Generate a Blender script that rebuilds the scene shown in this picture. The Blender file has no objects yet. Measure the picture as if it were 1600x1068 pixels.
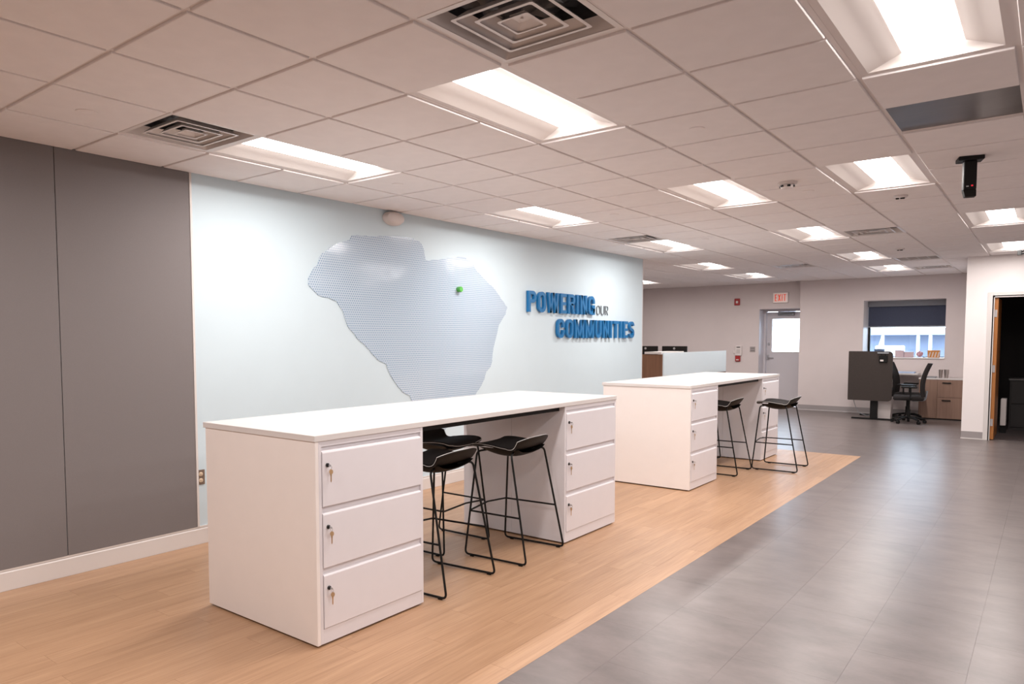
import bpy, bmesh, math, random
from mathutils import Vector, Matrix
random.seed(7)
C = bpy.context.scene.collection
SC = bpy.context.scene
PI = math.pi
R = math.radians

# ------------------------------------------------------------------ camera, sky, exposure
YAW, PITCH, ROLL, FPX = .6812, -.0599, -.0029, 1131.84
F = Vector((-math.sin(YAW)*math.cos(PITCH), math.cos(YAW)*math.cos(PITCH), math.sin(PITCH)))
Rt = Vector((math.cos(YAW), math.sin(YAW), 0)); Up = Rt.cross(F)
R2 = math.cos(ROLL)*Rt + math.sin(ROLL)*Up; U2 = -math.sin(ROLL)*Rt + math.cos(ROLL)*Up
EYE = Vector((0, 0, 1.5635))
cd = bpy.data.cameras.new('camera'); cam = bpy.data.objects.new('camera', cd); C.objects.link(cam)
m = Matrix((R2, U2, -F)).transposed().to_4x4(); m.translation = EYE; cam.matrix_world = m
cd.sensor_width = 36; cd.lens = 36*FPX/1600; cd.shift_x = .0472; cd.shift_y = .0397; cd.clip_start = .05
SC.camera = cam
w = bpy.data.worlds.new('overcast_sky'); SC.world = w; w.use_nodes = True
bg = w.node_tree.nodes['Background']; bg.inputs[0].default_value = (.72, .84, 1, 1); bg.inputs[1].default_value = 12.0
SC.view_settings.view_transform = 'Standard'; SC.view_settings.look = 'None'
SC.view_settings.gamma = 1; SC.view_settings.exposure = 0.0; SC.view_settings.use_curve_mapping = False
LIGHT_W = 24.0; LIGHT_COL = (1.0, .935, .90); LENS_E = 11.0

# ------------------------------------------------------------------ helpers
def box(bm, x0, x1, y0, y1, z0, z1, bev=0, seg=1, M=None):
    vs = [bm.verts.new((x, y, z)) for z in (z0, z1) for y in (y0, y1) for x in (x0, x1)]
    fs = [bm.faces.new([vs[i] for i in f]) for f in ((0,2,3,1),(4,5,7,6),(0,1,5,4),(2,6,7,3),(0,4,6,2),(1,3,7,5))]
    if bev:
        es = {e for f in fs for e in f.edges}
        r = bmesh.ops.bevel(bm, geom=list(es), offset=bev, segments=seg, affect='EDGES', profile=.5)
        vs = list({v for f in r['faces'] for v in f.verts} | {v for v in vs if v.is_valid})
    if M is not None:
        for v in vs: v.co = M @ v.co
    return vs
def prism(bm, pts, axis, a0, a1, bev=0):
    """pts: 2D polygon; axis 0: pts are (y,z), 1: (x,z), 2: (x,y)"""
    def P(p, a): return ((a, p[0], p[1]), (p[0], a, p[1]), (p[0], p[1], a))[axis]
    A = [bm.verts.new(P(p, a0)) for p in pts]; B = [bm.verts.new(P(p, a1)) for p in pts]
    n = len(pts); fs = [bm.faces.new(A), bm.faces.new(B[::-1])]
    for i in range(n): fs.append(bm.faces.new((A[i], B[i], B[(i+1) % n], A[(i+1) % n])))
    bmesh.ops.recalc_face_normals(bm, faces=fs)
    if bev:
        bmesh.ops.bevel(bm, geom=list({e for f in fs for e in f.edges}), offset=bev, segments=1, affect='EDGES')
def tube(bm, pts, r, n=8, closed=False):
    pts = [Vector(p) for p in pts]; rings = []; N = len(pts)
    up = None
    for i, p in enumerate(pts):
        a = pts[i-1] if (i or closed) else p; b = pts[(i+1) % N] if (i < N-1 or closed) else p
        t = (b-a).normalized()
        if up is None:
            up = Vector((0, 0, 1)) if abs(t.z) < .9 else Vector((1, 0, 0))
        s = t.cross(up).normalized(); up = s.cross(t).normalized()
        rings.append([bm.verts.new(p + r*(math.cos(2*PI*k/n)*s + math.sin(2*PI*k/n)*up)) for k in range(n)])
    for i in range(N if closed else N-1):
        A, B = rings[i], rings[(i+1) % N]
        for k in range(n): bm.faces.new((A[k], A[(k+1) % n], B[(k+1) % n], B[k]))
    if not closed:
        bm.faces.new(rings[0][::-1]); bm.faces.new(rings[-1])
def rounded(pts, r, seg=4):
    """round the corners of a 3D polyline"""
    pts = [Vector(p) for p in pts]; out = [pts[0]]
    for i in range(1, len(pts)-1):
        p = pts[i]; a = (pts[i-1]-p); b = (pts[i+1]-p); d = min(r, a.length*.45, b.length*.45)
        A = p + a.normalized()*d; B = p + b.normalized()*d
        for k in range(seg+1):
            t = k/seg; out.append(A*(1-t)**2 + p*2*t*(1-t) + B*t*t)
    out.append(pts[-1]); return out
def lathe(bm, prof, n=24, M=None):
    """prof: (radius, z) list round the z axis"""
    rings = []
    for r, z in prof:
        rings.append([bm.verts.new((r*math.cos(2*PI*k/n), r*math.sin(2*PI*k/n), z)) for k in range(n)])
    for A, B in zip(rings, rings[1:]):
        for k in range(n): bm.faces.new((A[k], A[(k+1) % n], B[(k+1) % n], B[k]))
    bm.faces.new(rings[0][::-1]); bm.faces.new(rings[-1])
    if M is not None:
        for ring in rings:
            for v in ring: v.co = M @ v.co
def new(): return bmesh.new()
def mesh(name, bm, mat, smooth=False, recalc=True):
    if recalc: bmesh.ops.recalc_face_normals(bm, faces=bm.faces[:])
    me = bpy.data.meshes.new(name); bm.to_mesh(me); bm.free()
    me.materials.append(mat)
    if smooth:
        me.shade_smooth()
        try: me.set_sharp_from_angle(angle=R(35))
        except Exception: pass
    return me
def obj(name, bm, mat, parent=None, smooth=False, loc=None, recalc=True):
    me = bm if isinstance(bm, bpy.types.Mesh) else mesh(name, bm, mat, smooth, recalc)
    o = bpy.data.objects.new(name, me); C.objects.link(o); o.parent = parent
    if loc is not None: o.location = loc
    return o
def tag(o, label, cat, group=None):
    o['label'] = label; o['category'] = cat
    if group: o['group'] = group
    return o
def thing(name, label, cat, loc=(0, 0, 0), rz=0, group=None):
    o = bpy.data.objects.new(name, None); C.objects.link(o); o.empty_display_size = .1
    o.location = loc; o.rotation_euler = (0, 0, rz); return tag(o, label, cat, group)
def struct(name, bm, mat, parent=None, **k):
    o = obj(name, bm, mat, parent, **k)
    if parent is None: o['kind'] = 'structure'
    return o
def dup(o, label=None, loc=None, rz=None, parent=None):
    c = o.copy(); C.objects.link(c)
    if parent is not None: c.parent = parent
    if label: c['label'] = label
    if loc is not None: c.location = loc
    if rz is not None: c.rotation_euler = (0, 0, rz)
    for ch in list(o.children): dup(ch, parent=c)
    return c
def bx(name, dims, mat, parent=None, bev=0, smooth=False):
    b = new(); box(b, *dims, bev=bev); return obj(name, b, mat, parent, smooth)

# ------------------------------------------------------------------ materials
def mat(name, col, rough=.5, metal=0, spec=.5, emit=None, es=0, trans=0, coat=0):
    M_ = bpy.data.materials.new(name); M_.use_nodes = True
    p = M_.node_tree.nodes['Principled BSDF']
    p.inputs['Base Color'].default_value = (*col, 1); p.inputs['Roughness'].default_value = rough
    p.inputs['Metallic'].default_value = metal; p.inputs['Specular IOR Level'].default_value = spec
    p.inputs['Transmission Weight'].default_value = trans; p.inputs['Coat Weight'].default_value = coat
    if emit: p.inputs['Emission Color'].default_value = (*emit, 1); p.inputs['Emission Strength'].default_value = es
    return M_
def nd(M_, t, **kw):
    n = M_.node_tree.nodes.new(t)
    for k, v in kw.items():
        if k in n.inputs: n.inputs[k].default_value = v
        else: setattr(n, k, v)
    return n
def lk(M_, a, b): M_.node_tree.links.new(a, b)
def noisy(name, col, rough=.6, amt=.06, scale=30, bump=.05, bscale=300, spec=.4, stretch=(1, 1, 1), space='Object', metal=0):
    """a base colour with slight procedural mottling and a fine bump"""
    M_ = mat(name, col, rough, metal=metal, spec=spec); p = M_.node_tree.nodes['Principled BSDF']
    tc = nd(M_, 'ShaderNodeTexCoord'); mp = nd(M_, 'ShaderNodeMapping'); mp.inputs['Scale'].default_value = stretch
    lk(M_, tc.outputs[space], mp.inputs['Vector'])
    n = nd(M_, 'ShaderNodeTexNoise', Scale=scale, Detail=4.0); lk(M_, mp.outputs[0], n.inputs['Vector'])
    r = nd(M_, 'ShaderNodeMapRange'); r.inputs['To Min'].default_value = 1-amt; r.inputs['To Max'].default_value = 1+amt
    r.inputs['From Min'].default_value = .3; r.inputs['From Max'].default_value = .7
    lk(M_, n.outputs['Fac'], r.inputs['Value'])
    x = nd(M_, 'ShaderNodeVectorMath', operation='SCALE'); x.inputs[0].default_value = col
    lk(M_, r.outputs[0], x.inputs['Scale']); lk(M_, x.outputs[0], p.inputs['Base Color'])
    if bump:
        n2 = nd(M_, 'ShaderNodeTexNoise', Scale=bscale, Detail=2.0); lk(M_, mp.outputs[0], n2.inputs['Vector'])
        b = nd(M_, 'ShaderNodeBump', Strength=bump, Distance=.002); lk(M_, n2.outputs['Fac'], b.inputs['Height'])
        lk(M_, b.outputs[0], p.inputs['Normal'])
    return M_
def wood(name, c1, c2, rough=.4, scale=6, along=1, rand=.1, fine=90, spec=.5):
    """streaked grain running along the given axis; each separate object varies in tone"""
    M_ = mat(name, c1, rough, spec=spec); p = M_.node_tree.nodes['Principled BSDF']
    tc = nd(M_, 'ShaderNodeTexCoord'); oi = nd(M_, 'ShaderNodeObjectInfo')
    add = nd(M_, 'ShaderNodeVectorMath', operation='ADD'); mul = nd(M_, 'ShaderNodeVectorMath', operation='SCALE')
    mul.inputs[0].default_value = (17, 31, 23); lk(M_, oi.outputs['Random'], mul.inputs['Scale'])
    lk(M_, tc.outputs['Object'], add.inputs[0]); lk(M_, mul.outputs[0], add.inputs[1])
    mp = nd(M_, 'ShaderNodeMapping'); s = [scale*2.2]*3; s[along] = scale*.16; mp.inputs['Scale'].default_value = s
    lk(M_, add.outputs[0], mp.inputs['Vector'])
    n = nd(M_, 'ShaderNodeTexNoise', Scale=1.0, Detail=5.0, Roughness=.6, Distortion=.5); lk(M_, mp.outputs[0], n.inputs['Vector'])
    mp2 = nd(M_, 'ShaderNodeMapping'); s = [fine]*3; s[along] = fine*.02; mp2.inputs['Scale'].default_value = s
    lk(M_, add.outputs[0], mp2.inputs['Vector'])
    n2 = nd(M_, 'ShaderNodeTexNoise', Scale=1.0, Detail=3.0); lk(M_, mp2.outputs[0], n2.inputs['Vector'])
    a = nd(M_, 'ShaderNodeMath', operation='MULTIPLY_ADD'); a.inputs[1].default_value = .45; lk(M_, n2.outputs['Fac'], a.inputs[0])
    b0 = nd(M_, 'ShaderNodeMath', operation='MULTIPLY'); b0.inputs[1].default_value = .55
    lk(M_, n.outputs['Fac'], b0.inputs[0]); lk(M_, b0.outputs[0], a.inputs[2])
    cr = nd(M_, 'ShaderNodeValToRGB'); cr.color_ramp.elements[0].position = .32; cr.color_ramp.elements[1].position = .66
    cr.color_ramp.elements[0].color = (*c2, 1); cr.color_ramp.elements[1].color = (*c1, 1)
    lk(M_, a.outputs[0], cr.inputs['Fac'])
    r = nd(M_, 'ShaderNodeMapRange'); r.inputs['To Min'].default_value = 1-rand; r.inputs['To Max'].default_value = 1+rand
    lk(M_, oi.outputs['Random'], r.inputs['Value'])
    x = nd(M_, 'ShaderNodeVectorMath', operation='SCALE'); lk(M_, cr.outputs['Color'], x.inputs[0]); lk(M_, r.outputs[0], x.inputs['Scale'])
    lk(M_, x.outputs[0], p.inputs['Base Color'])
    bp = nd(M_, 'ShaderNodeBump', Strength=.12, Distance=.001); lk(M_, n2.outputs['Fac'], bp.inputs['Height']); lk(M_, bp.outputs[0], p.inputs['Normal'])
    return M_
def stone(name, c1, c2, rough=.4):
    M_ = mat(name, c1, rough, spec=.4); p = M_.node_tree.nodes['Principled BSDF']
    tc = nd(M_, 'ShaderNodeTexCoord'); oi = nd(M_, 'ShaderNodeObjectInfo')
    mul = nd(M_, 'ShaderNodeVectorMath', operation='SCALE'); mul.inputs[0].default_value = (13, 37, 5); lk(M_, oi.outputs['Random'], mul.inputs['Scale'])
    add = nd(M_, 'ShaderNodeVectorMath', operation='ADD'); geo = nd(M_, 'ShaderNodeNewGeometry'); lk(M_, geo.outputs['Position'], add.inputs[0]); mul.inputs[0].default_value = (.03, .02, 0); lk(M_, mul.outputs[0], add.inputs[1])
    mp = nd(M_, 'ShaderNodeMapping'); mp.inputs['Scale'].default_value = (1.3, 2.3, 1); mp.inputs['Rotation'].default_value = (0, 0, R(12)); lk(M_, add.outputs[0], mp.inputs['Vector'])
    n = nd(M_, 'ShaderNodeTexNoise', Scale=1.8, Detail=10.0, Roughness=.68, Distortion=.1); lk(M_, mp.outputs[0], n.inputs['Vector'])
    cr = nd(M_, 'ShaderNodeValToRGB'); cr.color_ramp.elements[0].position = .3; cr.color_ramp.elements[1].position = .7
    cr.color_ramp.elements[0].color = (*c2, 1); cr.color_ramp.elements[1].color = (*c1, 1); lk(M_, n.outputs['Fac'], cr.inputs['Fac'])
    r = nd(M_, 'ShaderNodeMapRange'); r.inputs['To Min'].default_value = .97; r.inputs['To Max'].default_value = 1.03; lk(M_, oi.outputs['Random'], r.inputs['Value'])
    x = nd(M_, 'ShaderNodeVectorMath', operation='SCALE'); lk(M_, cr.outputs['Color'], x.inputs[0]); lk(M_, r.outputs[0], x.inputs['Scale'])
    lk(M_, x.outputs[0], p.inputs['Base Color'])
    n2 = nd(M_, 'ShaderNodeTexNoise', Scale=60.0, Detail=3.0); lk(M_, tc.outputs['Object'], n2.inputs['Vector'])
    bp = nd(M_, 'ShaderNodeBump', Strength=.08, Distance=.002); lk(M_, n2.outputs['Fac'], bp.inputs['Height']); lk(M_, bp.outputs[0], p.inputs['Normal'])
    return M_

M_tile = noisy('mineral_ceiling_tile', (.86, .81, .80), .95, .02, 8, .15, 500, spec=.1)
M_tee = mat('ceiling_grid_paint', (.78, .72, .7), .5, spec=.3)
M_deck = noisy('dark_ceiling_void', (.06, .055, .05), .9)
M_blue = noisy('pale_blue_wall_paint', (.60, .715, .775), .55, .012, 3, .04, 400, spec=.35)
M_grey = noisy('grey_fabric_wall_panel', (.215, .196, .196), .9, .03, 200, .3, 900, spec=.1)
M_wall = noisy('warm_grey_wall_paint', (.67, .60, .59), .7, .015, 3, .04, 300, spec=.3)
M_wall2 = noisy('light_grey_wall_paint', (.86, .81, .80), .7, .015, 3, .04, 300, spec=.3)
M_trim = mat('white_trim_paint', (.70, .66, .64), .45)
M_base = mat('grey_rubber_base', (.33, .30, .30), .5)
M_plank = wood('blond_plank_vinyl', (.51, .315, .19), (.35, .20, .115), .38, 6, 1, .03, 150, spec=.4)
M_stone = stone('grey_stone_vinyl', (.195, .163, .157), (.118, .099, .096), .31)
M_seam = mat('floor_joint', (.19, .155, .14), .8)
M_lam = noisy('warm_white_laminate', (.86, .80, .77), .45, .008, 10, .02, 600, spec=.4)
M_top = noisy('white_laminate_worktop', (.69, .655, .64), .38, .008, 10, .02, 600, spec=.5)
M_steel = noisy('white_powder_coated_steel', (.755, .725, .755), .42, .008, 10, .06, 700, spec=.4)
M_shadowgap = mat('dark_recess', (.02, .018, .018), .8)
M_black = mat('black_powder_coat', (.006, .006, .006), .5, spec=.25)
M_plastic = mat('black_plastic_shell', (.010, .008, .007), .55, spec=.2)
M_fabric = noisy('black_woven_upholstery', (.022, .019, .019), .85, .25, 250, .5, 900, spec=.2)
M_pipe = mat('pale_shell_edge', (.62, .60, .58), .35)
M_brass = mat('brass_key', (.55, .36, .20), .35, metal=.8)
M_lock = mat('black_lock_barrel', (.01, .01, .01), .3)
M_chrome = mat('brushed_metal', (.55, .55, .56), .3, metal=1)
M_refl = mat('white_troffer_reflector', (.80, .74, .71), .55)
M_lens = mat('lit_troffer_lens', (.9, .9, .9), .5, emit=(1, .94, .90), es=LENS_E)
M_diff = mat('white_diffuser_metal', (.74, .68, .65), .35)
M_duct = noisy('crinkled_duct_liner', (.05, .05, .055), .35, .5, 14, .9, 22, spec=.8)
M_blueletter = mat('blue_letter_face', (.004, .15, .38), .35)
M_greyletter = mat('grey_letter', (.20, .22, .24), .4)
M_green = mat('green_pin', (.10, .46, .08), .4)
M_white = mat('white_plastic', (.72, .66, .64), .4)
M_red = mat('fire_alarm_red', (.36, .02, .02), .4)
M_exitred = mat('exit_red', (.75, .08, .03), .5, emit=(1, .10, .03), es=.25)
M_walnut = wood('walnut_laminate', (.27, .135, .075), (.17, .08, .042), .5, 6, 2, .02, 60)
M_oak = wood('brown_oak_laminate', (.30, .185, .135), (.215, .125, .09), .5, 6, 2, .02, 60)
M_door = wood('orange_oak_door', (.50, .20, .055), (.38, .14, .035), .4, 6, 2, .02, 60)
M_taupe = noisy('dark_taupe_felt_screen', (.052, .042, .038), .85, .05, 40, .2, 500, spec=.2)
M_doorpaint = mat('pale_grey_door_paint', (.62, .59, .62), .5)
M_shade = noisy('charcoal_roller_shade', (.06, .07, .11), .8, .06, 60, .2, 600)
M_shadebox = mat('grey_shade_cassette', (.24, .25, .27), .5)
M_frost = mat('frosted_glass', (.86, .96, 1.0), .4, trans=.35, spec=.4)
M_dark = mat('painted_office_gloom', (.025, .02, .02), .6)  # near-black colour carries the unlit office's gloom on walls, ceiling and credenza
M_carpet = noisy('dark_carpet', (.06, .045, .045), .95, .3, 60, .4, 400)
M_plate = noisy('dull_metal_plate', (.16, .14, .13), .28, .12, 2.5, .05, 8, metal=.75, stretch=(1, 3, 1))
M_brown = mat('brown_outlet_plate', (.17, .12, .09), .4)
M_ivory = mat('ivory_receptacle', (.70, .55, .40), .4)
M_concrete = noisy('pale_pavement', (.4, .41, .44), .8, .08, 3, .1, 40)
M_ext = mat('pale_blue_siding', (.17, .20, .27), .6)
M_extw = mat('white_exterior_paint', (.5, .52, .56), .5)
M_pink = mat('pale_pink_carton', (.62, .48, .52), .6)
M_orange = mat('orange_gift_card', (.62, .25, .06), .6)
M_steelcup = mat('steel_tumbler', (.45, .40, .38), .3, metal=.9)
M_bluepaper = mat('pale_blue_paper', (.45, .55, .75), .6)
def glass():
    M_ = bpy.data.materials.new('clear_window_glass'); M_.use_nodes = True; nt = M_.node_tree; nt.nodes.clear()
    o = nd(M_, 'ShaderNodeOutputMaterial'); t = nd(M_, 'ShaderNodeBsdfTransparent'); g = nd(M_, 'ShaderNodeBsdfGlossy', Roughness=.02)
    t.inputs[0].default_value = (.93, .97, .98, 1); x = nd(M_, 'ShaderNodeMixShader'); fr = nd(M_, 'ShaderNodeFresnel', IOR=1.45)
    lk(M_, fr.outputs[0], x.inputs[0]); lk(M_, t.outputs[0], x.inputs[1]); lk(M_, g.outputs[0], x.inputs[2]); lk(M_, x.outputs[0], o.inputs[0])
    return M_
M_glass = glass()
def mapmat():
    """pale silvery sheet printed with a staggered grid of small blue-grey dots, 20 mm apart"""
    M_ = mat('dotted_map_sheet', (.6, .65, .7), .13, spec=.9); p = M_.node_tree.nodes['Principled BSDF']
    tc = nd(M_, 'ShaderNodeTexCoord'); s = nd(M_, 'ShaderNodeSeparateXYZ'); lk(M_, tc.outputs['Object'], s.inputs[0])
    def mth(op, a, b=None):
        n = nd(M_, 'ShaderNodeMath', operation=op)
        for i, v in enumerate((a, b)):
            if v is None: continue
            if isinstance(v, (int, float)): n.inputs[i].default_value = v
            else: lk(M_, v, n.inputs[i])
        return n.outputs[0]
    py, pz = .024, .021
    row = mth('DIVIDE', s.outputs['Z'], pz); rf = mth('FLOOR', row)
    off = mth('MULTIPLY', mth('MODULO', mth('ABSOLUTE', rf), 2.0), .5)
    col_ = mth('ADD', mth('DIVIDE', s.outputs['Y'], py), off)
    fy = mth('MULTIPLY', mth('SUBTRACT', mth('FRACT', col_), .5), py); fz = mth('MULTIPLY', mth('SUBTRACT', mth('FRACT', row), .5), pz)
    d = mth('SQRT', mth('ADD', mth('MULTIPLY', fy, fy), mth('MULTIPLY', fz, fz)))
    k = mth('LESS_THAN', d, .0064)
    mx = nd(M_, 'ShaderNodeMix', data_type='RGBA'); lk(M_, k, mx.inputs['Factor'])
    mx.inputs['A'].default_value = (.53, .63, .73, 1); mx.inputs['B'].default_value = (.19, .31, .46, 1)
    lk(M_, mx.outputs['Result'], p.inputs['Base Color'])
    wv = nd(M_, 'ShaderNodeTexNoise', Scale=2.2, Detail=2.0); lk(M_, tc.outputs['Object'], wv.inputs['Vector'])
    bp = nd(M_, 'ShaderNodeBump', Strength=.5, Distance=.012); lk(M_, wv.outputs['Fac'], bp.inputs['Height']); lk(M_, bp.outputs[0], p.inputs['Normal'])
    return M_
M_map = mapmat()

# ------------------------------------------------------------------ the setting: floor
H = 2.817; WX = -5.041; T = .6096; GX = -2.5946; GY = 2.753
WEDGE = -1.905; WEND = 10.70; YB = -3.4; XR = 3.7; XL = -9.7; YF = 17.15; YF2 = 16.97; Y3 = 13.62; X3 = -1.05
def project(p):
    q = Vector(p)-EYE; d = q.dot(F)
    if d < .05: return None
    return 724.51+FPX*q.dot(R2)/d, 597.53-FPX*q.dot(U2)/d
def area_seen(cs):
    P = [project(c) for c in cs]
    if any(p is None for p in P):
        Q = [p for p in P if p]
        return 1 if any(0 < p[0] < 1600 and 0 < p[1] < 1068 for p in Q) else 0
    if all(p[0] < 0 for p in P) or all(p[0] > 1600 for p in P) or all(p[1] < 0 for p in P) or all(p[1] > 1068 for p in P): return 0
    return abs(sum(P[i][0]*P[(i+1) % 4][1]-P[(i+1) % 4][0]*P[i][1] for i in range(4)))/2
b = new(); box(b, XL-.2, XR+.2, YB-.2, YF+.7, -.12, -.004)
floor = struct('floor', b, M_seam)
def lay(name, cells, mt, th, gap, parent, top, lim=290, under=0):
    """cells: (x0,x1,y0,y1); the ones in view become parts of their own, the rest one joined part"""
    sc_ = [(area_seen([(x0, y0, top), (x1, y0, top), (x1, y1, top), (x0, y1, top)]), (x0, x1, y0, y1)) for x0, x1, y0, y1 in cells]
    sc_.sort(key=lambda t: -t[0]); cache = {}; rest = new()
    for i, (a, (x0, x1, y0, y1)) in enumerate(sc_):
        if a > 60 and i < lim:
            key = (round(x1-x0, 4), round(y1-y0, 4))
            if key not in cache:
                bb = new(); box(bb, -(x1-x0)/2+gap, (x1-x0)/2-gap, -(y1-y0)/2+gap, (y1-y0)/2-gap, -th, 0); cache[key] = mesh(name, bb, mt)
            o = bpy.data.objects.new(name, cache[key]); C.objects.link(o); o.parent = parent; o.location = ((x0+x1)/2, (y0+y1)/2, top)
        else: box(rest, x0+gap, x1-gap, y0+gap, y1-gap, top-th, top)
    o = obj(name+'_remainder', rest, mt, parent); o['kind'] = 'stuff'
cells = []; pw = (WEDGE-WX-.016)/21
for i in range(21):
    x0 = WX+.016+i*pw; y = YB-.02-random.random()*1.2
    while y < WEND:
        y1 = y+1.22
        if y1 > WEND-.25: y1 = WEND
        cells.append((x0, x0+pw, max(y, YB), y1)); y = y1
lay('floor_plank', cells, M_plank, .004, .0004, floor, 0)
cells = []; tw, tl = .4572, .9144
x0 = WEDGE
def colrun(x0, x1, ya, yb, ph):
    y = ya-ph
    while y < yb:
        a, c = max(y, ya), min(y+tl, yb)
        if c-a > .02: cells.append((x0, x1, a, c))
        y += tl
xs = [WEDGE]; x = -.25-tw*3
while x < XR:
    if x > xs[-1]+.03: xs.append(x)
    x += tw
xs.append(XR)
phs = [.31, .60, .02, .45, .75, .2, .6, .1, .5, .8, .3, .7, .15]
for k, (a, c) in enumerate(zip(xs, xs[1:])):
    ph = ((YB - 4.93 - (0 if k % 2 else .4572)) % tl)
    colrun(a, c, YB, YF, ph)
x = WEDGE; k = 0
while x > XL+.05:
    colrun(max(x-tw, XL), x, WEND, YF, (.3*k) % tl); x -= tw; k += 1
lay('floor_tile', cells, M_stone, .004, .00035, floor, 0)

# ------------------------------------------------------------------ walls
b = new(); box(b, WX-.16, WX, YB, 10.70, 0, H+.3)
wl = struct('wall_left', b, M_blue)
seams = [2.965, 2.023, 1.08, .14, -.8, -1.74, -2.68, YB]
for a, c in zip(seams[1:], seams):
    b = new(); box(b, WX, WX+.012, a+.0025, c-.0025, .135, H, bev=.0015); obj('wall_panel', b, M_grey, wl)
bx('edge_strip', (WX, WX+.016, 2.965, 2.983, .135, H), M_trim, wl, bev=.002)
bx('corner_bead', (WX-.165, WX+.004, 10.70, 10.712, 0, H), M_trim, wl)
def baseboard(name, pts, mt, h=.115, t=.014, cap=True):
    """pts: wall run as ((x,y),(x,y)); the board stands on the left-hand side of the run"""
    (xa, ya), (xb, yb) = pts; L = math.hypot(xb-xa, yb-ya); ang = math.atan2(yb-ya, xb-xa)
    b = new(); prism(b, [(0, 0), (t, 0), (t, h-.012), (t*.55, h-.004), (t*.55, h), (0, h)] if cap else [(0, 0), (t*1.4, 0), (t*.6, .02), (t*.5, h), (0, h)], 0, 0, L)
    o = struct(name, b, mt); o.location = (xa, ya, 0); o.rotation_euler = (0, 0, ang); return o
baseboard('baseboard_left', ((WX, 10.70), (WX, YB)), M_trim, .125)
b = new(); box(b, WX+.001, WX+.011, YB, 10.69, .125, .137); struct('trim_1', b, M_trim)
# far wall with the exit door: built round the opening
DX0, DX1, DZ = -5.205, -4.02, 2.225
def wallx(name, x0, x1, y0, y1, mt, holes=(), z1=H+.3):
    """wall parallel to x between y0 and y1 with rectangular holes (xa, xb, za, zb)"""
    b = new(); x = x0
    for xa, xb, za, zb in sorted(holes):
        box(b, x, xa, y0, y1, 0, z1)
        if za > 0: box(b, xa, xb, y0, y1, 0, za)
        box(b, xa, xb, y0, y1, zb, z1); x = xb
    box(b, x, x1, y0, y1, 0, z1)
    return struct(name, b, mt)
wallx('wall_far_left', XL, -4.0, YF, YF+.6, M_wall, [(DX0, -4.10, 0, DZ)])
WNX0, WNX1, WNZ0, WNZ1 = -3.066, -1.625, 1.15, 2.335
wallx('wall_far_right', -4.295, XR, YF2, YF2+.66, M_wall, [(WNX0, WNX1, WNZ0, WNZ1)])
b = new(); box(b, XL-.2, XL, 10.5, YF+.3, 0, H+.3); struct('wall_side', b, M_wall)
b = new(); box(b, XL, WX-.16, 10.4, 10.6, 0, H+.3); struct('wall_partition', b, M_wall)
b = new(); box(b, XR, XR+.2, YB, YF, 0, H+.3); struct('wall_right', b, M_wall2)
b = new(); box(b, XL, XR+.2, YB-.2, YB, 0, H+.3); struct('wall_back', b, M_wall2)
wallx('wall_office_front', X3, XR, Y3, Y3+.13, M_wall2, [(-.70, .30, 0, 2.185)])
b = new(); box(b, X3, X3+.12, Y3+.13, YF2, 0, H+.3); struct('wall_office_side', b, M_wall2)
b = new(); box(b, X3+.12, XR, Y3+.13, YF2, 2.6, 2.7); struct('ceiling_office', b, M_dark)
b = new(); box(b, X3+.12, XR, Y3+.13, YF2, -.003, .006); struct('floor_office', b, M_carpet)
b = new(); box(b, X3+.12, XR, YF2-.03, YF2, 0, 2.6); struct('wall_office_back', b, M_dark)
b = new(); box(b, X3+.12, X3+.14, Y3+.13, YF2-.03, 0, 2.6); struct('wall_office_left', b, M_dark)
baseboard('baseboard_far_right', ((X3, YF2), (-4.295, YF2)), M_base, .115, .012, False)
baseboard('baseboard_far_left', ((DX0-.03, YF), (XL, YF)), M_base, .115, .012, False)
baseboard('baseboard_office', ((-.775, Y3), (X3, Y3)), M_base, .115, .012, False)
b = new(); box(b, X3-.004, -.775, Y3-.02, Y3-.0175, 0, .012); struct('trim_2', b, M_trim)
# office door frame and open leaf
fr = thing('door_1', 'open orange wooden door in a white frame to the dark office', 'door', (0, Y3, 0)); fr['kind'] = 'structure'; del fr['category']
b = new()
box(b, -.775, -.70, -.012, .0, 0, 2.25); box(b, .30, .375, -.012, 0, 0, 2.25); box(b, -.70, .30, -.012, 0, 2.185, 2.25)
box(b, -.715, -.69, -.012, .14, 0, 2.2); box(b, -.70, .3, -.012, .14, 2.172, 2.2)
obj('door_frame', b, M_trim, fr)
b = new(); box(b, -.688, -.643, .03, .95, .008, 2.165, bev=.002); lf = obj('door_leaf', b, M_door, fr)
for z in (1.93, 1.09, .27):
    b = new(); box(b, -.694, -.655, .022, .031, z-.055, z+.055); tube(b, [(-.692, .022, z-.055), (-.692, .022, z+.055)], .008); obj('hinge', b, M_chrome, lf)
# exit door in the far left wall
dr = thing('door_2', 'pale grey exit door with square window', 'door', (0, YF, 0)); dr['kind'] = 'structure'; del dr['category']
b = new(); box(b, DX0-.005, DX0+.05, .34, .46, 0, DZ+.005); box(b, DX0+.05, -4.15, .34, .46, DZ-.05, DZ+.005); box(b, -4.15, -4.095, .34, .46, 0, DZ+.005)
box(b, DX0-.002, DX0+.004, 0, .34, 0, DZ)
obj('door_frame', b, M_doorpaint, dr)
LX = -5.150
b = new(); DYa, DYb = .40, .445; gx0, gx1, gz0, gz1 = -5.035, -4.415, 1.258, 2.005
box(b, LX, gx0, DYa, DYb, .01, DZ-.06); box(b, gx1, -4.16, DYa, DYb, .01, DZ-.06); box(b, gx0, gx1, DYa, DYb, .01, gz0); box(b, gx0, gx1, DYa, DYb, gz1, DZ-.06)
leaf = obj('door_leaf', b, M_doorpaint, dr)
b = new(); box(b, gx0, gx1, DYa+.015, DYa+.025, gz0, gz1); obj('glass_pane', b, M_glass, leaf)
b = new()
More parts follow.
